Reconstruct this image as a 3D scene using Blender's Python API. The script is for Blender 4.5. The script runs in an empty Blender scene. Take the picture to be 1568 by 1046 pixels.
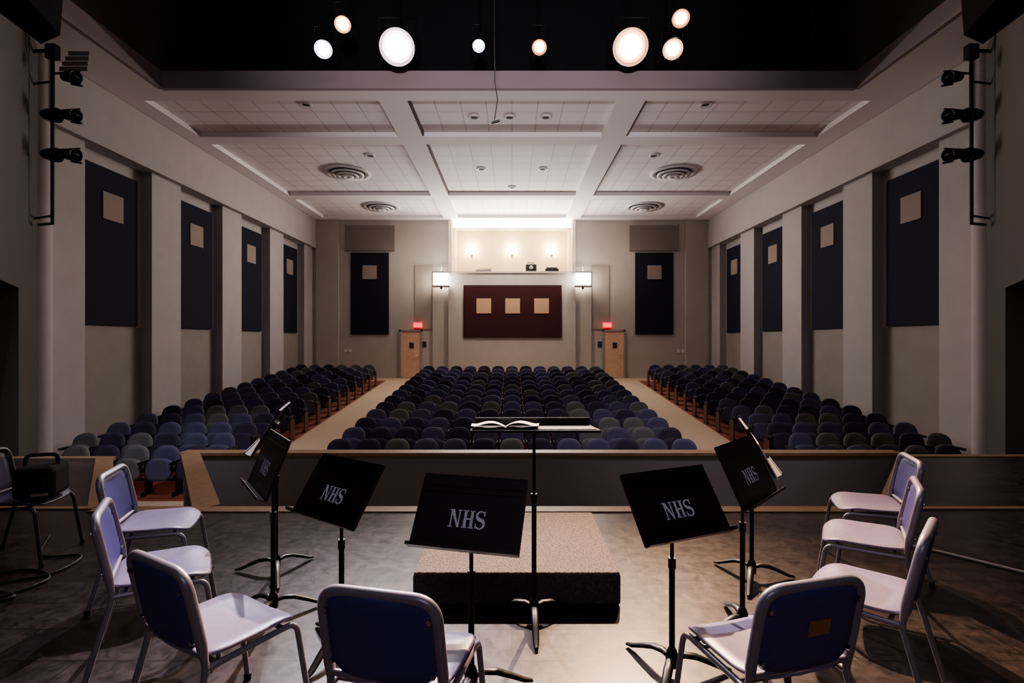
import bpy, math, random, bmesh
from mathutils import Vector, Matrix
random.seed(4)
S = bpy.context.scene
COL = S.collection
R = math.radians

# ------------------------------------------------------------------ materials
def mat(name, col, rough=.6, metal=0., col2=None, nscale=8., emis=None, estr=0., bump=0., bscale=60., spec=.5, detail=3.):
    m = bpy.data.materials.new(name); m.use_nodes = True
    nt = m.node_tree; b = nt.nodes['Principled BSDF']
    b.inputs['Base Color'].default_value = (*col, 1)
    b.inputs['Roughness'].default_value = rough
    b.inputs['Metallic'].default_value = metal
    b.inputs['Specular IOR Level'].default_value = spec
    tc = nt.nodes.new('ShaderNodeTexCoord')
    if col2:
        n = nt.nodes.new('ShaderNodeTexNoise'); n.inputs['Scale'].default_value = nscale
        n.inputs['Detail'].default_value = detail
        nt.links.new(tc.outputs['Object'], n.inputs['Vector'])
        r = nt.nodes.new('ShaderNodeValToRGB')
        r.color_ramp.elements[0].position = .35; r.color_ramp.elements[1].position = .65
        r.color_ramp.elements[0].color = (*col, 1); r.color_ramp.elements[1].color = (*col2, 1)
        nt.links.new(n.outputs['Fac'], r.inputs['Fac'])
        nt.links.new(r.outputs['Color'], b.inputs['Base Color'])
    if bump:
        n2 = nt.nodes.new('ShaderNodeTexNoise'); n2.inputs['Scale'].default_value = bscale
        nt.links.new(tc.outputs['Object'], n2.inputs['Vector'])
        bp = nt.nodes.new('ShaderNodeBump'); bp.inputs['Strength'].default_value = bump
        bp.inputs['Distance'].default_value = .01
        nt.links.new(n2.outputs['Fac'], bp.inputs['Height'])
        nt.links.new(bp.outputs['Normal'], b.inputs['Normal'])
    if emis:
        b.inputs['Emission Color'].default_value = (*emis, 1)
        b.inputs['Emission Strength'].default_value = estr
    return m

def tilemat(name, c1, c2, line, w, h, mortar=.012, rough=.8, offset=0.):
    m = mat(name, c1, rough); nt = m.node_tree; b = nt.nodes['Principled BSDF']
    tc = nt.nodes.new('ShaderNodeTexCoord'); br = nt.nodes.new('ShaderNodeTexBrick')
    br.offset = offset; br.squash = 1
    br.inputs['Scale'].default_value = 1; br.inputs['Brick Width'].default_value = w
    br.inputs['Row Height'].default_value = h; br.inputs['Mortar Size'].default_value = mortar
    br.inputs['Mortar Smooth'].default_value = .1
    br.inputs['Color1'].default_value = (*c1, 1); br.inputs['Color2'].default_value = (*c2, 1)
    br.inputs['Mortar'].default_value = (*line, 1)
    nt.links.new(tc.outputs['Object'], br.inputs['Vector'])
    nt.links.new(br.outputs['Color'], b.inputs['Base Color'])
    return m

M_wall = mat('wall_paint', (.45, .405, .37), .85, col2=(.47, .425, .39), nscale=2)
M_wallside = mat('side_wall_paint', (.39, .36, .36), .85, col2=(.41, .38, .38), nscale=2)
M_lower = mat('side_wall_lower_paint', (.27, .24, .225), .85, col2=(.29, .26, .24), nscale=2)
M_booth = mat('booth_paint', (.72, .62, .46), .85)
M_white = mat('ceiling_white_paint', (.78, .74, .755), .85)
M_fascia = mat('fascia_paint', (.30, .24, .26), .85)
M_tile = tilemat('ceiling_tile', (.84, .80, .81), (.80, .76, .77), (.52, .48, .48), .61, .61, .012)
M_slot = mat('air_slot', (.05, .02, .015), .8)
M_black = mat('black_drape', (.004, .004, .006), .95)
M_dark = mat('dark_side_paint', (.12, .105, .10), .9)
M_pros = mat('proscenium_paint', (.075, .066, .064), .9)
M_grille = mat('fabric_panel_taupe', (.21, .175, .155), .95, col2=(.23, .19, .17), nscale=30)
M_wstrip = mat('wall_darker_strip', (.34, .29, .26), .85)  # slightly darker tone for the flat wall strips beside the booth front
M_navy = mat('acoustic_fabric_navy', (.007, .007, .022), .95, col2=(.010, .010, .027), nscale=60)
M_red = mat('acoustic_fabric_maroon', (.040, .006, .008), .95, col2=(.048, .008, .01), nscale=60)
M_tan = mat('acoustic_fabric_tan', (.28, .22, .19), .9, col2=(.31, .245, .21), nscale=50)
M_tan2 = mat('acoustic_fabric_tan_warm', (.48, .30, .19), .9, col2=(.52, .33, .21), nscale=50)
M_doorw = mat('door_wood', (.66, .42, .28), .45, col2=(.74, .48, .32), nscale=6)
M_wood = mat('oak_trim', (.25, .155, .09), .5, col2=(.30, .19, .11), nscale=10)
M_end = mat('seat_end_wood', (.06, .02, .012), .5, col2=(.075, .024, .014), nscale=10)
M_pitw = mat('pit_wall_carpet', (.21, .19, .19), .95, col2=(.245, .225, .225), nscale=90)
M_aisle = mat('aisle_carpet', (.42, .31, .22), .95, col2=(.48, .36, .26), nscale=60)
M_redfl = mat('red_brown_floor', (.20, .050, .022), .8, col2=(.24, .06, .026), nscale=10)
M_seatn = mat('seat_fabric_navy', (.085, .082, .145), .9, col2=(.10, .097, .165), nscale=80)
M_seatb = mat('seat_fabric_indigo', (.038, .033, .058), .9, col2=(.048, .042, .072), nscale=80)
M_seatg = mat('seat_fabric_grey', (.125, .13, .12), .9, col2=(.145, .15, .14), nscale=80)
M_blk = mat('black_metal', (.012, .011, .012), .4, .3)
M_plas = mat('black_plastic', (.014, .013, .015), .55)
M_desk = mat('stand_desk_enamel', (.020, .013, .015), .42)
M_frame = mat('chair_frame_metal', (.33, .30, .36), .38, .4)
M_framed = mat('chair_frame_dark_metal', (.06, .055, .07), .4, .4)
M_chairlit = mat('chair_plastic_blue_lit', (.25, .21, .33), .38, col2=(.28, .235, .355), nscale=40)  # seat copy of the blue plastic, strong light put into its paler colour
M_chaird = mat('chair_plastic_dark', (.035, .035, .075), .45, col2=(.04, .04, .085), nscale=40)
M_chairshade = mat('chair_plastic_blue_shaded', (.07, .063, .23), .5, col2=(.077, .07, .245), nscale=40)  # same plastic for the backs, shade put into its darker colour
M_gold = mat('brass_plaque', (.50, .30, .13), .4, .6)
M_chrome = mat('chrome', (.6, .6, .6), .2, 1)
M_paper = mat('paper', (.75, .73, .70), .8)
M_letter = mat('lettering_white', (.80, .83, .87), .8, col2=(.5, .55, .62), nscale=90)
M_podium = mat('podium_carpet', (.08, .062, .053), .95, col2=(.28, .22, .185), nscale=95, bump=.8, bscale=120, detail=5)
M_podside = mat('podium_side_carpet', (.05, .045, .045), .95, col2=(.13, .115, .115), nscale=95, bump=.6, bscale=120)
M_steel = mat('grey_metal', (.35, .34, .34), .5, .3)
M_diff = mat('diffuser_metal', (.62, .58, .57), .6)
M_diffd = mat('diffuser_gap', (.05, .05, .05), .8)
M_shade = mat('lantern_glass', (.9, .85, .75), .5, emis=(1, .88, .72), estr=14)
M_sconce = mat('sconce_glass', (.9, .85, .75), .5, emis=(1, .80, .5), estr=40)
M_strip = mat('tube_light', (.9, .9, .85), .5, emis=(1, .90, .72), estr=16)
M_exit = mat('exit_sign_red', (.5, .005, .01), .5, emis=(1, .0, .02), estr=2.6)
M_cable = mat('cable_rubber', (.012, .012, .012), .5)
M_cableg = mat('cable_grey', (.40, .35, .33), .5)
M_sign = mat('sign_blue', (.03, .035, .07), .5)
M_plate = mat('plate_white', (.7, .68, .65), .5)

def stagefloor():
    m = mat('stage_floor_hardboard', (.05, .035, .03), .42)
    nt = m.node_tree; b = nt.nodes['Principled BSDF']; L = nt.links
    tc = nt.nodes.new('ShaderNodeTexCoord')
    br = nt.nodes.new('ShaderNodeTexBrick'); br.offset = .5
    for k, v in (('Scale', 1), ('Brick Width', .9), ('Row Height', .3), ('Mortar Size', .004)):
        br.inputs[k].default_value = v
    br.inputs['Color1'].default_value = (.020, .016, .0165, 1); br.inputs['Color2'].default_value = (.033, .026, .026, 1)
    br.inputs['Mortar'].default_value = (.009, .007, .007, 1)
    L.new(tc.outputs['Object'], br.inputs['Vector'])
    n = nt.nodes.new('ShaderNodeTexNoise'); n.inputs['Scale'].default_value = 11; n.inputs['Detail'].default_value = 10
    n.inputs['Distortion'].default_value = .6; n.inputs['Roughness'].default_value = .75
    L.new(tc.outputs['Object'], n.inputs['Vector'])
    r = nt.nodes.new('ShaderNodeValToRGB'); r.color_ramp.elements[0].position = .35; r.color_ramp.elements[1].position = .72
    r.color_ramp.elements[0].color = (.4, .4, .4, 1); r.color_ramp.elements[1].color = (3.0, 2.8, 2.8, 1)
    L.new(n.outputs['Fac'], r.inputs['Fac'])
    mx = nt.nodes.new('ShaderNodeMix'); mx.data_type = 'RGBA'; mx.blend_type = 'MULTIPLY'; mx.inputs[0].default_value = 1
    L.new(br.outputs['Color'], mx.inputs[6]); L.new(r.outputs['Color'], mx.inputs[7])
    L.new(mx.outputs[2], b.inputs['Base Color'])
    mr = nt.nodes.new('ShaderNodeMapRange'); mr.inputs[1].default_value=.3; mr.inputs[2].default_value=.7
    mr.inputs[3].default_value = .29; mr.inputs[4].default_value = .39
    L.new(n.outputs['Fac'], mr.inputs[0]); L.new(mr.outputs[0], b.inputs['Roughness'])
    b.inputs['Specular IOR Level'].default_value=.45
    return m
M_stage = stagefloor()

# ------------------------------------------------------------------ mesh builder
def fillet(pts, r, n=5):
    pts = [Vector(p) for p in pts]; out = [pts[0]]
    for i in range(1, len(pts)-1):
        p = pts[i]; a = pts[i-1]-p; c = pts[i+1]-p
        rr = min(r, a.length*.49, c.length*.49)
        A = p+a.normalized()*rr; C = p+c.normalized()*rr
        for k in range(n+1):
            t = k/n
            out.append(A*(1-t)**2+p*2*t*(1-t)+C*t*t)
    out.append(pts[-1]); return out

class MB:
    def __init__(s): s.v=[]; s.f=[]; s.m=[]; s.s=[]; s.mats=[]
    def mi(s, m):
        if m not in s.mats: s.mats.append(m)
        return s.mats.index(m)
    def add(s, vs, fs, m, smooth=False, M=None):
        o = len(s.v); k = s.mi(m)
        for v in vs:
            v = Vector(v)
            s.v.append(tuple(M @ v) if M is not None else tuple(v))
        for f in fs:
            s.f.append([i+o for i in f]); s.m.append(k); s.s.append(smooth)
    def box(s, x0, x1, y0, y1, z0, z1, m, bev=0, M=None):
        bm = bmesh.new(); bmesh.ops.create_cube(bm, size=1)
        for v in bm.verts:
            v.co = Vector(((x0+x1)/2+v.co.x*(x1-x0), (y0+y1)/2+v.co.y*(y1-y0), (z0+z1)/2+v.co.z*(z1-z0)))
        if bev: bmesh.ops.bevel(bm, geom=bm.edges[:], offset=bev, segments=2, affect='EDGES', profile=.5)
        bm.verts.index_update()
        s.add([v.co.copy() for v in bm.verts], [[v.index for v in f.verts] for f in bm.faces], m, False, M)
        bm.free(); return s
    def tube(s, pts, r, m, seg=10, M=None, flat=1., closed=False):
        pts = [Vector(p) for p in pts]; n = len(pts); vs=[]; fs=[]
        T = []
        for i in range(n):
            if closed: t = pts[(i+1)%n]-pts[i-1]
            else: t = pts[min(i+1,n-1)]-pts[max(i-1,0)]
            T.append(t.normalized())
        up = Vector((0,0,1)) if abs(T[0].z)<.9 else Vector((0,1,0))
        u = (up-T[0]*up.dot(T[0])).normalized()
        for i in range(n):
            u = (u-T[i]*u.dot(T[i])).normalized(); w = T[i].cross(u)
            rr = r[i] if isinstance(r,(list,tuple)) else r
            for k in range(seg):
                a = 2*math.pi*k/seg
                vs.append(pts[i]+u*math.cos(a)*rr*flat+w*math.sin(a)*rr)
        rng = n if closed else n-1
        for i in range(rng):
            j=(i+1)%n
            for k in range(seg):
                fs.append([i*seg+k, i*seg+(k+1)%seg, j*seg+(k+1)%seg, j*seg+k])
        s.add(vs, fs, m, True, M)
        if not closed:
            s.add(vs[:seg], [list(range(seg))[::-1]], m, False, M)
            s.add(vs[-seg:], [list(range(seg))], m, False, M)
        return s
    def lathe(s, prof, m, M=None, seg=24):
        vs=[];fs=[]
        for r,z in prof:
            for k in range(seg):
                a=2*math.pi*k/seg; vs.append((r*math.cos(a), r*math.sin(a), z))
        for i in range(len(prof)-1):
            for k in range(seg):
                fs.append([i*seg+k, i*seg+(k+1)%seg, (i+1)*seg+(k+1)%seg, (i+1)*seg+k])
        s.add(vs, fs, m, True, M); return s
    def plate(s, w, h, t, m, M, ex=4., bend=None, N=32, topround=None):
        seq=[(.35,.5),(.7,.5),(.95,.5),(1.,.0),(.95,-.5),(.7,-.5),(.35,-.5)]
        vs=[];fs=[]
        def P(sx, sy, z):
            zz = z*t+(bend(sx,sy) if bend else 0); return (sx,sy,zz)
        vs.append(P(0,0,.5))
        for sc,zz in seq:
            for k in range(N):
                a=2*math.pi*k/N; c=math.cos(a); d=math.sin(a)
                e = ex
                if topround and d>0: e = topround
                x=w/2*math.copysign(abs(c)**(2/e),c); y=h/2*math.copysign(abs(d)**(2/e),d)
                vs.append(P(x*sc,y*sc,zz))
        vs.append(P(0,0,-.5))
        for k in range(N): fs.append([0,1+k,1+(k+1)%N])
        for i in range(len(seq)-1):
            for k in range(N):
                a=1+i*N; b=a+N; fs.append([a+k,b+k,b+(k+1)%N,a+(k+1)%N])
        a=1+(len(seq)-1)*N; l=len(vs)-1
        for k in range(N): fs.append([l,a+(k+1)%N,a+k])
        s.add(vs,fs,m,True,M); return s
    def build(s, name, loc=(0,0,0), rz=0., parent=None, mats=None):
        me=bpy.data.meshes.new(name); me.from_pydata(s.v,[],s.f)
        for m in (mats or s.mats): me.materials.append(m)
        me.polygons.foreach_set('material_index', s.m); me.polygons.foreach_set('use_smooth', s.s)
        me.update()
        bm=bmesh.new(); bm.from_mesh(me); bmesh.ops.recalc_face_normals(bm, faces=bm.faces[:]); bm.to_mesh(me); bm.free()
        o=bpy.data.objects.new(name, me); COL.objects.link(o)
        o.location=loc; o.rotation_euler=(0,0,rz)
        if parent: o.parent=parent
        return o

def T(x,y,z): return Matrix.Translation((x,y,z))
def RX(d): return Matrix.Rotation(R(d),4,'X')
def RY(d): return Matrix.Rotation(R(d),4,'Y')
def RZ(d): return Matrix.Rotation(R(d),4,'Z')
def simple(name, x0,x1,y0,y1,z0,z1, m, bev=0):
    b=MB(); b.box(x0,x1,y0,y1,z0,z1,m,bev); return b.build(name)
def prism(b, poly, z0, z1, m):
    n=len(poly); vs=[(x,y,z0) for x,y in poly]+[(x,y,z1) for x,y in poly]
    fs=[list(range(n))[::-1], list(range(n,2*n))]+[[i,(i+1)%n,n+(i+1)%n,n+i] for i in range(n)]
    b.add(vs,fs,m)

# ------------------------------------------------------------------ room shell
BY=23.7
def fz(y): return -1.1 if y<9 else (-1.1+(y-9)*.0846 if y<22 else 0.)

b=MB()   # stage deck: main + side extensions
prism(b, [(-10,-4),(10,-4),(10,5.12),(-10,5.12)], -.25, 0, M_stage)
prism(b, [(-10,5.12),(-4.13,5.12),(-5.74,7.33),(-7.5,7.33),(-7.5,7.0),(-10,7.0)], -.25, 0, M_stage)
prism(b, [(3.72,5.12),(10,5.12),(10,7.0),(7.5,7.0),(7.5,7.5),(5.6,7.5)], -.25, 0, M_stage)
b.build('floor_stage')
b=MB()
b.box(-10,10,4.9,5.1,-1.1,-.25,M_dark)
prism(b, [(-4.13,5.1),(-5.74,7.33),(-7.5,7.33),(-7.5,7.2),(-5.85,7.2),(-4.33,5.1)], -1.1,-.25,M_pitw)
prism(b, [(3.72,5.1),(5.6,7.5),(7.5,7.5),(7.5,7.37),(5.7,7.37),(3.92,5.1)], -1.1,-.25,M_pitw)
b.build('wall_stage_front')

b=MB()  # oak nosing
b.box(-10,10,5.12,5.2,-.06,.012,M_wood)
b.box(-4.1,3.72,5.04,5.12,.001,.012,M_wood)
def strip(b,p,q,w,z0,z1,m):
    p=Vector(p);q=Vector(q);d=(q-p).normalized();n=Vector((-d.y,d.x))*w/2
    prism(b,[tuple(p-n),tuple(q-n),tuple(q+n),tuple(p+n)],z0,z1,m)
strip(b,(-4.1,5.2),(-5.74,7.36),.2,-.04,.014,M_wood)
strip(b,(-5.66,7.4),(-7.2,7.4),.14,-.04,.012,M_wood)
strip(b,(3.74,5.2),(5.66,7.5),.18,-.04,.014,M_wood)
strip(b,(5.6,7.52),(8,7.52),.14,-.04,.012,M_wood)
b.build('trim_stage_nosing')

b=MB()  # orchestra pit rail
b.box(-4.85,5.75,7.78,7.94,-1.1,-.05,M_pitw)
b.box(-4.95,5.8,7.74,7.98,-.05,0,M_wood,.008)
b.build('orchestra_pit_rail')
b=MB()
strip(b,(-4.76,7.72),(-3.05,5.22),.16,-1.1,-.05,M_pitw)
strip(b,(-4.76,7.73),(-3.05,5.22),.24,-.05,0.004,M_wood)
b.build('wall_pit_side')
b=MB()  # steps down to the house
for i in range(5):
    y0=5.22+i*.34; z=-.2*(i+1)+.0; xo=-3.66-(y0-5.2)*.70
    b.box(xo-.36,xo+.30,y0,y0+.34,-1.1,z,M_aisle)
b.build('stage_steps')

# house floor
b=MB()
ys=[5.0,9.0,22.0,BY+3]; xs=[-9.4,-5.32,-3.62,3.62,5.32,9.4]
for i in range(3):
    y0,y1=ys[i],ys[i+1]; z0,z1=fz(y0),fz(y1)
    for j in range(5):
        m = M_aisle if (j in (1,3) or i!=1) else M_redfl
        x0,x1=xs[j],xs[j+1]
        b.add([(x0,y0,z0),(x1,y0,z0),(x1,y1,z1),(x0,y1,z1),(x0,y0,z0-.2),(x1,y0,z0-.2),(x1,y1,z1-.2),(x0,y1,z1-.2)],
              [[0,1,2,3],[7,6,5,4],[0,4,5,1],[2,6,7,3],[1,5,6,2],[3,7,4,0]], m)
b.build('floor_house')

# side walls
for sgn,nm in ((-1,'left'),(1,'right')):
    def bx(b,xa,xb,y0,y1,z0,z1,m,bev=0):
        x0,x1=sorted((sgn*xa,sgn*xb)); b.box(x0,x1,y0,y1,z0,z1,m,bev)
    b=MB(); bx(b,9.3,9.6,9.9,BY,-1.2,2.0,M_lower); bx(b,9.3,9.6,9.9,BY,2.0,7.6,M_wallside); b.build('wall_'+nm)
    b=MB(); bx(b,8.87,9.3,10.1,BY,5.88,7.14,M_wallside)
    for k in range(5):
        y0=9.9+3.2*k; bx(b,9.03,9.3,y0,min(y0+1.15,BY),-1.2,5.88,M_wallside)
    b.build('trim_bulkhead_pilasters_'+nm)
    # rounded corner column + splayed proscenium wall with side opening
    b=MB()
    b.lathe([(.24,-1.1),(.24,7.15)],M_wallside,T(sgn*9.15,10.05,0),32)
    A=Vector((9.05,10.0)); Bp=Vector((6.9,7.0)); d=Bp-A
    def seg(t0,t1,z0,z1,m,o0=0.,o1=.25):
        p=A+d*t0;q=A+d*t1; n0=Vector((.82,-.57))*o0; n1=Vector((.82,-.57))*o1
        pts=[p+n0,q+n0,q+n1,p+n1]
        prism(b,[(sgn*v.x,v.y) for v in pts],z0,z1,m)
    seg(.03,.575,-1.1,2.5,M_pros); seg(.03,1.3,2.5,10.4,M_pros)
    # alcove behind the opening
    seg(.30,1.5,-.02,2.7,M_wallside,1.3,1.5)
    seg(.45,1.5,2.5,2.7,M_dark,.25,1.5)
    b.build('wall_proscenium_'+nm)
    bb=MB(); x0,x1=sorted((sgn*9.9,sgn*10.1)); bb.box(x0,x1,-4,7.4,-.2,10.5,M_dark); bb.build('wall_stage_'+nm)

# acoustic panels on side walls
for sgn in (-1,1):
    for k in range(4):
        b=MB(); y0=11.28+3.2*k
        x0,x1=sorted((sgn*9.298,sgn*9.24)); b.box(x0,x1,y0,y0+1.62,2.02,5.6,M_navy,.01)
        x0,x1=sorted((sgn*9.24,sgn*9.215)); b.box(x0,x1,y0+.5,y0+1.12,4.43,5.05,M_tan,.005)
        b.build('acoustic_wall_panel')

# back wall with projection booth opening
simple('wall_back_left',-9.4,-2.75,BY,BY+.3,-.2,7.6,M_wall); simple('wall_back_right',2.75,9.4,BY,BY+.3,-.2,7.6,M_wall)
simple('wall_back_center',-2.75,2.75,BY,BY+.3,-.2,4.7,M_wall)
b=MB()
b.box(-3.58,3.58,BY-.12,BY,0,4.75,M_wall); b.box(-2.85,2.85,BY-.3,BY-.12,0,4.70,M_wall)
b.box(-2.87,-2.73,BY-.12,BY,4.79,7.14,M_booth); b.box(2.73,2.87,BY-.12,BY,4.79,7.14,M_booth)
b.box(-8.87,-7.85,BY-.08,BY,0,7.14,M_wall); b.box(7.85,8.87,BY-.08,BY,0,7.14,M_wall)
b.box(-4.4,-3.58,BY-.04,BY,2.2,5.1,M_wstrip) ; b.box(3.58,4.4,BY-.04,BY,2.2,5.1,M_wstrip)
b.build('trim_wall_steps')
simple('trim_booth_ledge',-2.95,2.95,BY-.36,BY+.15,4.70,4.79,M_wall,.01)
b=MB()
b.box(-3.2,3.2,26.2,26.4,4.0,7.6,M_booth); b.box(-3.2,-2.75,BY+.3,26.2,4.0,7.6,M_booth); b.box(2.75,3.2,BY+.3,26.2,4.0,7.6,M_booth)
b.box(-3.2,3.2,BY+.3,26.2,3.9,4.0,M_dark)
b.build('wall_booth')
simple('ceiling_booth',-3.2,3.2,BY+.28,26.4,7.2,7.4,M_white)

for sx in (-1,1):
    b=MB(); b.box(sx*6.44-.86,sx*6.44+.86,BY-.07,BY-.002,1.97,5.67,M_navy,.01)
    b.box(sx*6.44-.32,sx*6.44+.32,BY-.1,BY-.07,4.46,5.09,M_tan,.005); b.build('acoustic_wall_panel')
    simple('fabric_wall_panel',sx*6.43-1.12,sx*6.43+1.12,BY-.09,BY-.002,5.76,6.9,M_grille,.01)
b=MB(); yy=BY-.302
b.box(-2.17,2.22,yy-.06,yy,1.83,4.17,M_red,.01)
for cx in (-1.26,.03,1.32): b.box(cx-.33,cx+.33,yy-.09,yy-.06,2.9,3.57,M_tan2,.005)
b.build('maroon_wall_panel')

for sx,nm in ((-1,'left'),(1,'right')):
    cx=sx*4.58+ (.03 if sx>0 else 0)
    b=MB(); b.box(cx-.44,cx+.44,BY-.07,BY-.005,0.01,2.1,M_doorw,.006)
    for u in (-1,1): b.box(cx+u*.48-.04,cx+u*.48+.04,BY-.1,BY-.005,0,2.18,M_steel,.004)
    b.box(cx-.52,cx+.52,BY-.1,BY-.005,2.1,2.18,M_steel,.004)
    b.tube([(cx+.34,BY-.07,1.02),(cx+.34,BY-.13,1.02),(cx+.22,BY-.13,1.02)],.014,M_chrome)
    b.box(cx-.06,cx+.14,BY-.085,BY-.07,1.35,1.6,M_sign)
    b.build('door_'+nm)
    ex=sx*4.25+(.05 if sx>0 else 0)
    b=MB(); b.box(ex-.19,ex+.19,BY-.16,BY-.1,2.28,2.5,M_exit,.01); b.box(ex-.05,ex+.05,BY-.13,BY,2.5,2.54,M_steel)
    b.box(ex-.03,ex+.03,BY-.1,BY,2.35,2.45,M_steel)
    b.build('exit_sign')
    simple('wall_sign',sx*3.98-.09,sx*3.98+.09,BY-.03,BY-.001,1.4,1.65,M_sign,.004)
    b=MB()
    for q in (0,.2): b.box(sx*7.55+q-.06,sx*7.55+q+.06,BY-.03,BY-.001,1.15,1.29,M_plate,.004)
    b.build('light_switch_plate')

# lanterns
for sx in (-1,1):
    b=MB(); cx=sx*3.13; cy=BY-.62
    b.box(cx-.33,cx+.33,cy-.2,cy+.2,4.12,4.66,M_shade,.02)
    for u in (-1,1):
        for w in (-1,1): b.box(cx+u*.34-.012,cx+u*.34+.012,cy+w*.21-.012,cy+w*.21+.012,4.08,4.7,M_steel)
    b.box(cx-.37,cx+.37,cy-.24,cy+.24,4.66,4.71,M_steel,.006); b.box(cx-.37,cx+.37,cy-.24,cy+.24,4.06,4.11,M_steel,.006)
    b.tube([(cx,cy,4.7),(cx,cy,5.05)],.015,M_steel); b.tube([(cx,cy,4.95),(cx,BY-.01,4.95)],.015,M_steel)
    b.lathe([(.0,3.95),(.05,3.97),(.06,4.03),(.02,4.07)],M_steel,T(cx,cy,0),12)
    b.build('wall_lantern')
# sconces + strip light in booth
for cx in (-2.02,0,1.98):
    b=MB(); b.lathe([(.03,5.98),(.12,6.02),(.2,6.12),(.22,6.2),(.19,6.2),(.1,6.05)],M_sconce,T(cx,25.97,0),20)
    b.box(cx-.06,cx+.06,25.97,26.19,5.95,6.1,M_steel,.01)
    b.build('booth_sconce')
    l=bpy.data.lights.new('sconce_bulb','POINT'); l.energy=20; l.color=(1,.78,.48); l.shadow_soft_size=.04
    o=bpy.data.objects.new('sconce_bulb',l); COL.objects.link(o); o.location=(cx,25.93,6.30)
b=MB(); b.box(-2.7,2.7,BY+.02,BY+.16,6.84,7.14,M_strip,.02); b.box(-2.72,2.72,BY+.16,BY+.4,6.95,7.199,M_steel)
b.build('ceiling_tube_light')

# booth equipment
b=MB(); b.add([(-1.65,BY-.3,4.792),(-.95,BY-.3,4.792),(-.95,BY+.1,4.792),(-1.65,BY+.1,4.792),(-1.65,BY-.28,4.83),(-.95,BY-.28,4.83),(-.95,BY+.08,4.97),(-1.65,BY+.08,4.97)],
 [[3,2,1,0],[4,5,6,7],[0,1,5,4],[1,2,6,5],[2,3,7,6],[3,0,4,7]],M_blk)
for i in range(8): b.box(-1.6+i*.08,-1.57+i*.08,BY-.2,BY-.1,4.85,4.9,M_steel)
b.build('mixing_console')
b=MB(); b.box(.62,1.1,BY-.25,BY+.1,4.792,5.12,M_blk,.03); b.tube([(.7,BY-.1,5.12),(.7,BY-.1,5.2),(1.0,BY-.1,5.2),(1.0,BY-.1,5.12)],.015,M_blk); b.lathe([(0,.0),(.09,.0),(.09,.05),(0,.05)],M_steel,T(.86,BY-.26,4.96)@RX(90),16)
b.build('video_projector')
b=MB(); b.box(1.5,2.1,BY-.25,BY+.05,4.792,4.92,M_blk,.02); b.box(1.55,2.05,BY-.1,BY-.05,4.92,5.0,M_blk,.01); b.build('tape_deck')

# ------------------------------------------------------------------ ceiling
CZ=7.15; CT=7.28
b=MB()
b.box(-9.6,9.6,11.45,BY+.26,CT,7.5,M_tile)
for x0,x1 in ((-9.4,-8.4),(-3.05,-2.4),(2.4,3.05),(8.2,9.4)): b.box(x0,x1,11.4,BY,CZ,CT,M_white)
RW=((11.4,11.95),(14.06,14.6),(19.7,20.25),(23.25,BY))
for y0,y1 in RW:
    for x0,x1 in ((-8.4,-3.05),(-2.4,2.4),(3.05,8.2)): b.box(x0,x1,y0,y1,CZ,CT,M_white)
for i in range(2):
    ya,yb=RW[i][1]+.05,RW[i+1][0]-.05
    b.box(-2.40,-2.36,ya,yb,CZ+.01,CT-.002,M_slot); b.box(3.05,3.09,ya,yb,CZ+.01,CT-.002,M_slot)
b.box(-9.5,-7.64,6.5,11.4,CZ,7.5,M_white); b.box(7.5,9.5,6.5,11.4,CZ,7.5,M_white)
b.build('ceiling')
b=MB()
b.box(-7.64,7.5,11.35,11.46,CZ-.001,7.53,M_fascia)
b.box(-7.72,-7.62,6.5,11.4,7.149,7.53,M_fascia); b.box(7.48,7.58,6.5,11.4,7.149,7.53,M_fascia)
b.build('trim_ceiling_fascia')
b=MB(); b.box(-7.9,-7.66,6.5,14,7.5,10.4,M_dark); b.box(7.52,7.76,6.5,14,7.5,10.4,M_dark); b.build('wall_catwalk_sides')
simple('wall_catwalk_back',-8,8,13.2,13.4,7.5,10.4,M_black)
simple('ceiling_stage',-10.1,10.1,-4.2,13.4,10.4,10.6,M_black)
simple('wall_stage_rear',-10.1,10.1,-4.2,-4.0,-.2,10.4,M_black)
for (x,y) in ((-5.48,17.4),(5.38,17.4),(-5.45,21.8),(5.5,21.8)):
    b=MB()
    for i,(r0,r1,z) in enumerate(((.76,.58,-.02),(.54,.40,-.07),(.36,.24,-.11),(.2,.02,-.14))):
        b.lathe([(r0,z+.05),(r0,z),(r1,z+.03),(r1,z+.06)],M_diff,T(x,y,CT-.04),32)
    b.lathe([(.7,CT-.005),(.0,CT-.005)],M_diffd,T(x,y,0),32)
    b.build('ceiling_air_diffuser')
for (x,y) in ((-.06,13.1),(-.95,13.1),(.85,13.1),(-4.9,12.4),(4.6,12.4),(0,19.0),(-1,17),(1,17),(-4.3,15.8),(4.3,15.8)):
    b=MB(); b.lathe([(.15,CT),(.15,CT-.03),(.11,CT-.03),(.09,CT-.005),(0,CT-.005)],M_diff,T(x,y,0),20)
    b.lathe([(.085,CT-.01),(0,CT-.01)],M_diffd,T(x,y,0),20); b.build('recessed_downlight')

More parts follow.
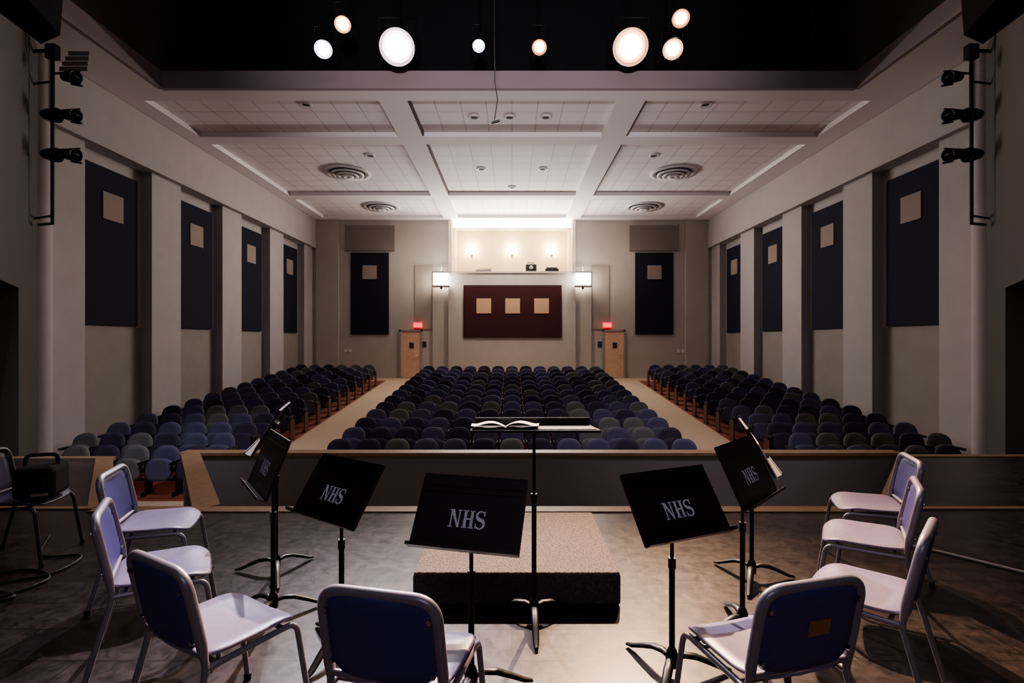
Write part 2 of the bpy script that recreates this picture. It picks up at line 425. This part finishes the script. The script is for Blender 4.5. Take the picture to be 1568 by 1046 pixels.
# ------------------------------------------------------------------ auditorium seating
def seat_template():
    t=MB()
    t.plate(.49,.50,.07,M_seatn,T(0,.10,.60)@Matrix.Rotation(R(78),4,'X'),ex=3.6,topround=2.5,N=20,bend=lambda x,y:.5*x*x)
    t.plate(.46,.40,.08,M_seatn,T(0,-.10,.46)@Matrix.Rotation(R(82),4,'X'),ex=3.2,N=20)
    for u in (-1,1):
        t.box(u*.265-.018,u*.265+.018,-.14,.14,.0,.06,M_blk)
        t.box(u*.265-.015,u*.265+.015,-.04,.10,.0,.56,M_blk)
        t.box(u*.265-.03,u*.265+.03,-.20,.12,.56,.60,M_plas)
    t.box(-.2,.2,.0,.04,.24,.28,M_blk)
    return t
TP=seat_template()
def seating(name, rows, endsides):
    b=MB(); b.mats=[M_seatn,M_blk,M_plas,M_seatg,M_seatb,M_end]
    for (y,xs_) in rows:
        z=fz(y)+.005
        for x in xs_:
            r=random.random(); fm = 3 if r<.18 else (4 if r<.6 else 0)
            o=len(b.v); ry=random.uniform(-.008,.008)
            for v in TP.v: b.v.append((v[0]+x,v[1]+y+ry,v[2]+z))
            for f,m,sm in zip(TP.f,TP.m,TP.s):
                b.f.append([i+o for i in f]); mm=TP.mats[m]
                b.m.append(fm if mm is M_seatn else b.mats.index(mm)); b.s.append(sm)
        for e in endsides:
            xe = max(xs_)+.30 if e>0 else min(xs_)-.30
            b.box(xe-.012,xe+.012,y-.14,y+.10,z,z+.5,M_end)
    return b.build(name)
rows=[]
for i in range(13):
    y=9.75+i*.875
    rows.append((y,[(k-6)*.54 for k in range(13)]))
seating('auditorium_seating_center',rows,(-1,1))
for sgn,nm in ((-1,'left'),(1,'right')):
    rows=[]
    for i in range(14):
        y=9.3+i*.875; lim=8.9
        if y<10.4: lim=7.9 if y<10 else 8.6
        xs_=[sgn*(5.68+k*.54) for k in range(7) if 5.68+k*.54<lim]
        rows.append((y,xs_))
    seating('auditorium_seating_'+nm,rows,(-sgn,))

# ------------------------------------------------------------------ podium
b=MB(); b.box(-.617,.677,3.25,4.41,.012,.20,M_podside,.012); b.box(-.612,.672,3.255,4.405,.19,.212,M_podium,.008)
b.box(-.58,.64,3.29,4.37,0,.02,M_blk)
b.build('conductor_podium')

# ------------------------------------------------------------------ chairs
def chair(loc, theta, plaque=False, dark=False, name='music_chair'):
    b=MB(); MS,MBk,MF=(M_chaird,M_chaird,M_framed) if dark else (M_chairlit,M_chairshade,M_frame)
    b.plate(.45,.43,.018,MS,T(0,0,.452),ex=5,N=40,bend=lambda x,y:.35*x*x-(2.2*(y-.1)**2 if y>.1 else 0)+.25*(min(y,0)**2))
    b.plate(.405,.325,.016,MBk,T(0,-.243,.65)@RX(101),ex=5,N=40,bend=lambda x,y:-.45*x*x+.012)
    rim=fillet([(-.232,-.31,.012),(-.215,-.195,.43),(-.212,-.203,.48),(-.212,-.21,.53),(-.208,-.268,.808),(.208,-.268,.808),(.212,-.21,.53),(.212,-.203,.48),(.215,-.195,.43),(.232,-.31,.012)],.08,7)
    rr=[.0135 if p.z<.46 else (.0135+.0065*min(1,(p.z-.46)/.06)) for p in rim]
    b.tube(rim,rr,MF,12)
    for u in (-1,1):
        f=fillet([(u*.235,.25,.012),(u*.215,.19,.432),(u*.215,-.2,.432)],.05,5); b.tube(f,.0125,MF,10)
        b.tube([(u*.232,-.31,0),(u*.232,-.31,.03)],.017,M_plas,10); b.tube([(u*.235,.25,0),(u*.235,.25,.03)],.017,M_plas,10)
        for zz in (.54,.74):
            yy=-.205-(zz-.5)*.2
            b.tube([(u*.188,yy-.028,zz),(u*.188,yy+.012,zz)],.009,M_chrome,8)
    b.tube([(-.215,.13,.43),(.215,.13,.43)],.010,MF); b.tube([(-.215,-.15,.43),(.215,-.15,.43)],.010,MF)
    b.tube([(-.206,-.213,.49),(.206,-.213,.49)],.012,MF)
    if plaque: b.box(-.045,.045,-.02,-.014,-.03,.03,M_gold,0,T(.02,-.243,.66)@RX(11)@T(0,-.007,0))
    return b.build(name,(loc[0],loc[1],0),-R(theta))
chair((-.39,2.0),13)
chair((-1.22,2.22),31)
chair((-1.84,2.77),60)
chair((-2.34,3.47),72)
chair((-3.72,4.0),80,dark=True)
chair((.98,2.07),-15,True)
chair((1.68,2.53),-46)
chair((2.16,3.22),-58)
chair((2.62,3.85),-70)

b=MB(); b.box(-.13,.13,-.15,.15,0,.24,M_black,.04); b.box(-.09,.09,-.16,-.145,.05,.17,M_cable,.01)
b.tube(fillet([(-.10,0,.22),(-.10,0,.31),(.10,0,.31),(.10,0,.22)],.05),.014,M_black); b.box(.0,.10,-.163,-.15,.03,.05,M_tan)
b.build('instrument_bag',(-3.60,4.0,.474),R(20))

# ------------------------------------------------------------------ music stands
def ribbon(b, pts, ws, M, z=.0):
    vs=[];fs=[]
    n=len(pts)
    for i in range(n):
        p=Vector(pts[i]); t=(Vector(pts[min(i+1,n-1)])-Vector(pts[max(i-1,0)])).normalized(); q=Vector((-t.y,t.x))*ws[i]/2
        vs += [(p.x+q.x,p.y+q.y,z),(p.x-q.x,p.y-q.y,z)]
    for i in range(n-1): fs.append([2*i,2*i+1,2*i+3,2*i+2])
    b.add(vs,fs,M_letter,False,M)
def lettering(M,parent):
    b=MB(); H=.036
    def bar(x0,x1,y0,y1): b.box(x0,x1,y0,y1,0,.0006,M_letter)
    o=-.054
    bar(o-.021,o-.015,-H,H); bar(o+.013,o+.019,-H,H)
    b.add([(o-.024,H,.0008),(o-.009,H,.0008),(o+.019,-H,.0008),(o+.011,-H,.0008)],[[0,1,2,3]],M_letter)
    bar(o-.028,o-.008,H-.005,H); bar(o-.027,o-.009,-H,-H+.005); bar(o+.007,o+.025,H-.005,H)
    o=0.002
    for u in (-1,1):
        bar(o+u*.014-.006,o+u*.014+.006,-H,H)
        bar(o+u*.014-.011,o+u*.014+.011,H-.005,H); bar(o+u*.014-.011,o+u*.014+.011,-H,-H+.005)
    bar(o-.01,o+.01,-.003,.004)
    o=.053; P=[];W=[]
    for i in range(25):
        t=i/24
        if t<.5:
            a=R(20+ (t/.5)*250); P.append((o+.0165*math.cos(a),.0175+.0165*math.sin(a)))
        else:
            a=R(90-((t-.5)/.5)*250); P.append((o+.0175*math.cos(a),-.0175+.0175*math.sin(a)))
        W.append(.005+.010*math.exp(-((t-.5)/.22)**2))
    ribbon(b,P,W,None,.0008)
    bar(o+.013,o+.018,.015,H); bar(o-.020,o-.015,-H,-.015)
    t=b.build('lettering',parent=parent); t.matrix_local=M@Matrix.Scale(1.12,4)
def stand(loc, theta, h, tilt=35, w=.51, name='music_stand', text=True, papers=0, legrot=0, hd=.34):
    b=MB(); D=T(0,-.03,h)@RX(90-tilt)
    b.box(-w/2,w/2,-hd/2,hd/2,-.002,.002,M_desk,0,D)
    for u in (-1,1): b.box(u*w/2-.003,u*w/2+.003,-hd/2,hd/2,-.012,.004,M_desk,0,D)
    b.box(-w/2,w/2,hd/2-.004,hd/2+.004,-.010,.004,M_desk,0,D)
    b.box(-w/2-.004,w/2+.004,-hd/2-.004,-hd/2,-.002,.048,M_desk,0,D); b.box(-w/2-.004,w/2+.004,-hd/2-.004,-hd/2+.010,.046,.050,M_desk,0,D)
    b.box(-w/2+.01,w/2-.01,hd/2-.052,hd/2-.046,.001,.006,M_desk,0,D); b.box(-w/2+.01,w/2-.01,hd/2-.082,hd/2-.076,.001,.006,M_desk,0,D)
    b.box(-.05,.05,-.05,.05,-.03,-.002,M_blk,.005,D)
    b.tube([(0,0,.10),(0,0,h-.03)],.0095,M_blk); b.tube([(0,0,.05),(0,0,h*.62)],.0145,M_blk,12)
    b.tube([(0,0,h*.62),(0,0,h*.62+.05)],.019,M_blk,12)
    b.lathe([(0,.045),(.03,.05),(.032,.10),(.02,.135),(.0145,.14)],M_blk,None,16)
    for k in range(3):
        a=R(legrot+120*k); c,s_=math.cos(a),math.sin(a)
        pr=[(.015,.09),(.06,.10),(.12,.09),(.19,.06),(.26,.026),(.30,.016)]
        b.tube([(c*r,s_*r,z) for r,z in pr],[.018,.022,.023,.021,.018,.012],M_blk,10,flat=.6)
    if papers==1:
        b.box(-.20,.04,-.12,.14,.004,.007,M_paper,0,D@RZ(4)); b.box(-.02,.2,-.13,.12,.006,.009,M_paper,0,D@RZ(-3)); b.box(-.3,-.1,-.14,.12,.005,.012,M_paper,0,D@RZ(9))
    if papers==2:   # open score with curling pages
        for (x0,s,rz_) in ((.17,1,3),(.17,-1,-4)):
            vs=[];fs=[]; n=10
            for i in range(n+1):
                t=i/n; z=.008+.030*math.sin(math.pi*min(1,t*1.15))*(1-.4*t)+(.012*t*t)
                vs+=[(x0+s*.20*t,-.13,z),(x0+s*.20*t,.16,z+.006)]
            for i in range(n): fs.append([2*i,2*i+1,2*i+3,2*i+2])
            b.add(vs,fs,M_paper,True,D@RZ(rz_))
    o=b.build(name,(loc[0],loc[1],0),-R(theta))
    if text: lettering(D@T(0,-.03,.0025),o)
    return o
stand((-.19,2.44),14,.86,legrot=30)
stand((-.92,2.82),35,.86,legrot=50)
stand((.79,2.58),-24,.86,legrot=-20)
stand((-1.44,3.15),54,.925,tilt=22,legrot=80)
stand((-1.68,3.72),74,1.04,tilt=30,legrot=10,text=False,papers=1)
stand((1.31,2.97),-46,.925,tilt=26,legrot=40)
stand((1.66,3.62),-72,.93,tilt=28,legrot=170,text=False,papers=1)
stand((.13,3.08),180,1.135,tilt=85,w=.72,hd=.42,name='conductor_stand',text=False,papers=2,legrot=90)
# ------------------------------------------------------------------ stage lights
def spot_fixture(loc, target, rad, col, estr, energy, ssize=50, name='stage_light', hang=9.9, ecol=None):
    p=Vector(loc); d=(Vector(target)-p).normalized()
    q=d.to_track_quat('Z','Y').to_matrix().to_4x4(); M=T(*p)@q
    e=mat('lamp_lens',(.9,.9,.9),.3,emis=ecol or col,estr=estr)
    sat=(ecol or col); e2=mat('lamp_halo_ring',(.3,.3,.3),.3,emis=(sat[0]**1.5,sat[1]**2.2,sat[2]**2.4),estr=4.0)  # glare halo imitated by a tinted glowing ring round the lens
    e3=mat('lamp_halo_rim',(.1,.1,.1),.3,emis=(sat[0]**1.5,sat[1]**3,sat[2]**3.4),estr=.5)  # dimmer outer band of the same imitated halo
    b=MB(); r=max(rad,.1)
    b.lathe([(0,-.42),(r*.6,-.40),(r*.75,-.25),(r*.9,-.1),(r*1.28,0),(r*1.28,.06),(r*1.24,.06),(r*1.22,.0)],M_blk,M,32)
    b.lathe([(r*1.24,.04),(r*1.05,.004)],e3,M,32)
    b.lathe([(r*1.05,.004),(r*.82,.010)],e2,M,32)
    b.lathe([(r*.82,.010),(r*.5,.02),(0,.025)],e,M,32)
    c=p-d*.15
    b.tube([(c.x-r*1.35,c.y,c.z),(c.x-r*1.35,c.y,c.z+.28+r),(c.x+r*1.35,c.y,c.z+.28+r),(c.x+r*1.35,c.y,c.z)],.014,M_blk,8)
    b.tube([(c.x,c.y,c.z+.28+r),(c.x,c.y,hang)],.016,M_blk,8)
    b.build(name)
    l=bpy.data.lights.new('stage_lamp','SPOT'); l.energy=energy; l.color=col; l.spot_size=R(ssize); l.spot_blend=.9; l.shadow_soft_size=.05
    o=bpy.data.objects.new('stage_lamp',l); COL.objects.link(o); o.location=p+d*.08
    o.rotation_euler=d.to_track_quat('-Z','Y').to_euler()
Wc=(1,.88,.94); Bc=(.80,.80,1); Oc=(1,.50,.25)
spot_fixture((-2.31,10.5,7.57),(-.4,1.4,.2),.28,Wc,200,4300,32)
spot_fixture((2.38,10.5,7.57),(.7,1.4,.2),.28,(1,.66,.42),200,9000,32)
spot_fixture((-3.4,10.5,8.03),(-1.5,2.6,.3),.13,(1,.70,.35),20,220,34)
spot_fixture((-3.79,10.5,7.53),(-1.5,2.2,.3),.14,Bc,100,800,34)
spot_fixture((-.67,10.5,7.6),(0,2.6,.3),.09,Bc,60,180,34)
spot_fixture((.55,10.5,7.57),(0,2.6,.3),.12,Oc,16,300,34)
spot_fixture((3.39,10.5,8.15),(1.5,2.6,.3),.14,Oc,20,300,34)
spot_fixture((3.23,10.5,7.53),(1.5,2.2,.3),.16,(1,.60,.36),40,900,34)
b=MB(); b.tube([(-7.6,10.42,9.9),(7.46,10.42,9.9)],.03,M_blk); b.build('lighting_pipe')

# side ladders with fixtures
def ladder(sgn):
    e=bpy.data.objects.new('side_lighting_boom',None); COL.objects.link(e)
    x=sgn*8.22; y=9.35
    b=MB(); b.tube([(x,y,3.76),(x,y,6.9)],.032,M_blk,12)
    b.tube(fillet([(x,y,3.78),(x,y,3.76),(x+sgn*.34,y+.1,3.76)],.02),.024,M_blk,10)
    b.tube([(x,y,6.86),(x+sgn*.55,y+.05,6.86)],.03,M_blk,10); b.box(x-.09,x+.09,y-.06,y+.06,6.7,6.95,M_blk)
    b.tube([(x,y,6.3),(x+sgn*.5,y+.1,6.3)],.02,M_blk); b.tube([(x,y,3.9),(x+sgn*.5,y+.2,3.9)],.02,M_blk)
    b.build('boom_pipe',parent=e)
    for z in (6.32,5.65,4.95):
        f=MB(); d=Vector((-sgn*.9,-.25,-.15)).normalized(); q=d.to_track_quat('Z','Y').to_matrix().to_4x4()
        for off,r in ((.42,.11),(.08,.12)):
            if z>6.2 and off<.2: continue
            M=T(x-sgn*off,y-.12,z)@q
            f.lathe([(0,-.16),(r*.7,-.15),(r*.9,-.02),(r,.08),(r*1.05,.14),(r*.9,.14),(r*.85,.02),(0,.0)],M_blk,M,20)
            f.lathe([(r*1.25,-.02),(r*1.3,0),(r*1.25,.02),(r*1.2,0),(r*1.25,-.02)],M_plas,T(x-sgn*off,y-.12,z),20)
        f.tube([(x,y,z+.12),(x-sgn*.55,y-.08,z+.12)],.018,M_blk); f.tube([(x-sgn*.4,y-.08,z-.1),(x-sgn*.6,y-.08,z-.14)],.02,M_blk)
        f.build('boom_spotlight',parent=e)
    if sgn<0:
        f=MB()
        for i in range(4): f.box(x+.10+.04*i,x+.60,y+.02+.015*i,y+.03+.015*i,6.5+i*.1,6.58+i*.1,M_steel)
        f.build('colour_scroller_bracket',parent=e)
ladder(-1); ladder(1)

for sgn in (-1,1):
    b=MB(); M=T(sgn*6.55,7.0,6.2)@RZ(sgn*25)
    b.add([(-.55,-.35,1.5),(.55,-.35,1.5),(.4,.35,1.5),(-.4,.35,1.5),(-.42,-.4,.05),(.42,-.4,.05),(.25,.3,-.35),(-.25,.3,-.35)],
      [[0,1,2,3],[7,6,5,4],[0,4,5,1],[1,5,6,2],[2,6,7,3],[3,7,4,0]],M_black,False,M)
    b.box(-.36,.36,-.41,-.39,.2,1.3,M_blk,0,M); b.tube([(0,0,1.5),(0,0,4.1)],.02,M_blk,8,M)
    b.build('hanging_loudspeaker')
b=MB(); b.tube([(-.27,8,10.4),(-.27,8,6.2),(-.26,8,5.6),(-.22,8,5.35),(-.27,8,5.04)],.008,M_cable,6)
b.tube([(-.31,8,5.0),(-.19,8,5.03)],.022,M_blk,10); b.build('hanging_microphone')

def cable(name,pts,r,m):
    c=MB(); P=[Vector(p) for p in pts]; out=[]
    for i in range(len(P)-1):
        p0=P[max(i-1,0)];p1=P[i];p2=P[i+1];p3=P[min(i+2,len(P)-1)]
        for k in range(8):
            t=k/8; out.append(.5*((2*p1)+(p2-p0)*t+(2*p0-5*p1+4*p2-p3)*t*t+(3*p1-p0-3*p2+p3)*t**3))
    out.append(P[-1]); c.tube(out,r,m,8); return c.build(name)
cable('floor_cable',[(3.1,4.4,.012),(3.2,4.2,.012),(3.35,4.05,.012),(3.6,3.75,.012),(3.8,3.5,.012)],.012,M_cableg)
cable('floor_cable',[(-3.9,4.4,.012),(-3.6,4.0,.012),(-3.3,4.0,.012),(-3.25,3.7,.012),(-3.5,3.5,.012),(-3.2,3.35,.012),(-3.6,3.2,.012),(-4.2,3.3,.012)],.01,M_cable)
cable('floor_cable',[(-3.9,3.5,.012),(-3.5,3.75,.012),(-3.2,3.6,.012),(-3.35,3.3,.012),(-3.8,3.1,.012)],.01,M_cable)

# ------------------------------------------------------------------ lights
def area(name,loc,target,sx,sy,energy,col):
    l=bpy.data.lights.new(name,'AREA'); l.shape='RECTANGLE'; l.size=sx; l.size_y=sy; l.energy=energy; l.color=col
    o=bpy.data.objects.new(name,l); COL.objects.link(o); o.location=loc
    o.rotation_euler=(Vector(target)-Vector(loc)).to_track_quat('-Z','Y').to_euler(); return o
area('stage_fill',(0,1.5,8.6),(0,12,0),7,1.2,60,(.95,.88,1))  # unseen fill added above the stage to light the house
area('rear_fill',(0,-2.6,4.2),(0,2.5,.6),2.5,.6,26,(.92,.88,1))  # fill added behind the camera to lift the chair backs
area('booth_ceiling_lamp',(0,25.2,7.15),(0,25.0,4),4.5,.8,45,(1,.84,.58))
area('booth_front_lamp',(0,BY-.02,6.95),(0,10,6.9),5.2,.2,130,(1,.92,.86))
area('ledge_fill',(0,BY-.6,4.9),(0,17.0,7.2),5.0,.25,380,(1,.95,.93))  # unseen lamp added over the ledge to brighten the ceiling
for sx in (-1,1): area('lantern_uplight',(sx*3.13,BY-.62,4.76),(sx*3.5,BY-2.2,7.15),.5,.35,35,(1,.88,.72))
def dspot(name,loc,tgt,e,size,col,soft=.08):
    l=bpy.data.lights.new(name,'SPOT'); l.energy=e; l.spot_size=R(size); l.spot_blend=1; l.color=col; l.shadow_soft_size=soft
    o=bpy.data.objects.new(name,l); COL.objects.link(o); o.location=loc
    o.rotation_euler=(Vector(tgt)-Vector(loc)).to_track_quat('-Z','Y').to_euler()
for x in (-5,5): dspot('house_downlight',(x,21.4,7.1),(x,23.5,1.5),70,110,(1,.86,.68))
dspot('house_downlight',(0,21.2,7.1),(0,23.7,2.9),460,100,(1,.88,.70))
dspot('ceiling_fill',(0,-2.5,3.0),(0,10,8.1),4200,50,(1,.90,.93),.3)  # unseen fill added behind the camera, aimed up to brighten the ceiling
dspot('front_seat_fill',(-3,3,9.5),(-6.0,9.6,-.6),1500,30,(.88,.84,1))  # unseen lamp added to brighten the front seats on the left
dspot('front_seat_fill',(4,3,9.5),(3.0,10.2,-.5),1300,34,(.88,.82,1))  # second added lamp, brightens the front rows at centre right

w=bpy.data.worlds.new('World'); S.world=w; w.use_nodes=True
w.node_tree.nodes['Background'].inputs[0].default_value=(.02,.02,.022,1)

cam=bpy.data.cameras.new('camera'); cam.lens=36*800/1568; cam.sensor_width=36; cam.clip_start=.05; cam.clip_end=200
co=bpy.data.objects.new('camera',cam); COL.objects.link(co); co.location=(0,0,1.65); co.rotation_euler=(R(90),0,0)
S.camera=co
S.view_settings.view_transform='AgX'
try: S.view_settings.look='AgX - Medium High Contrast'
except Exception as ex: print(ex)
S.view_settings.exposure=0.4
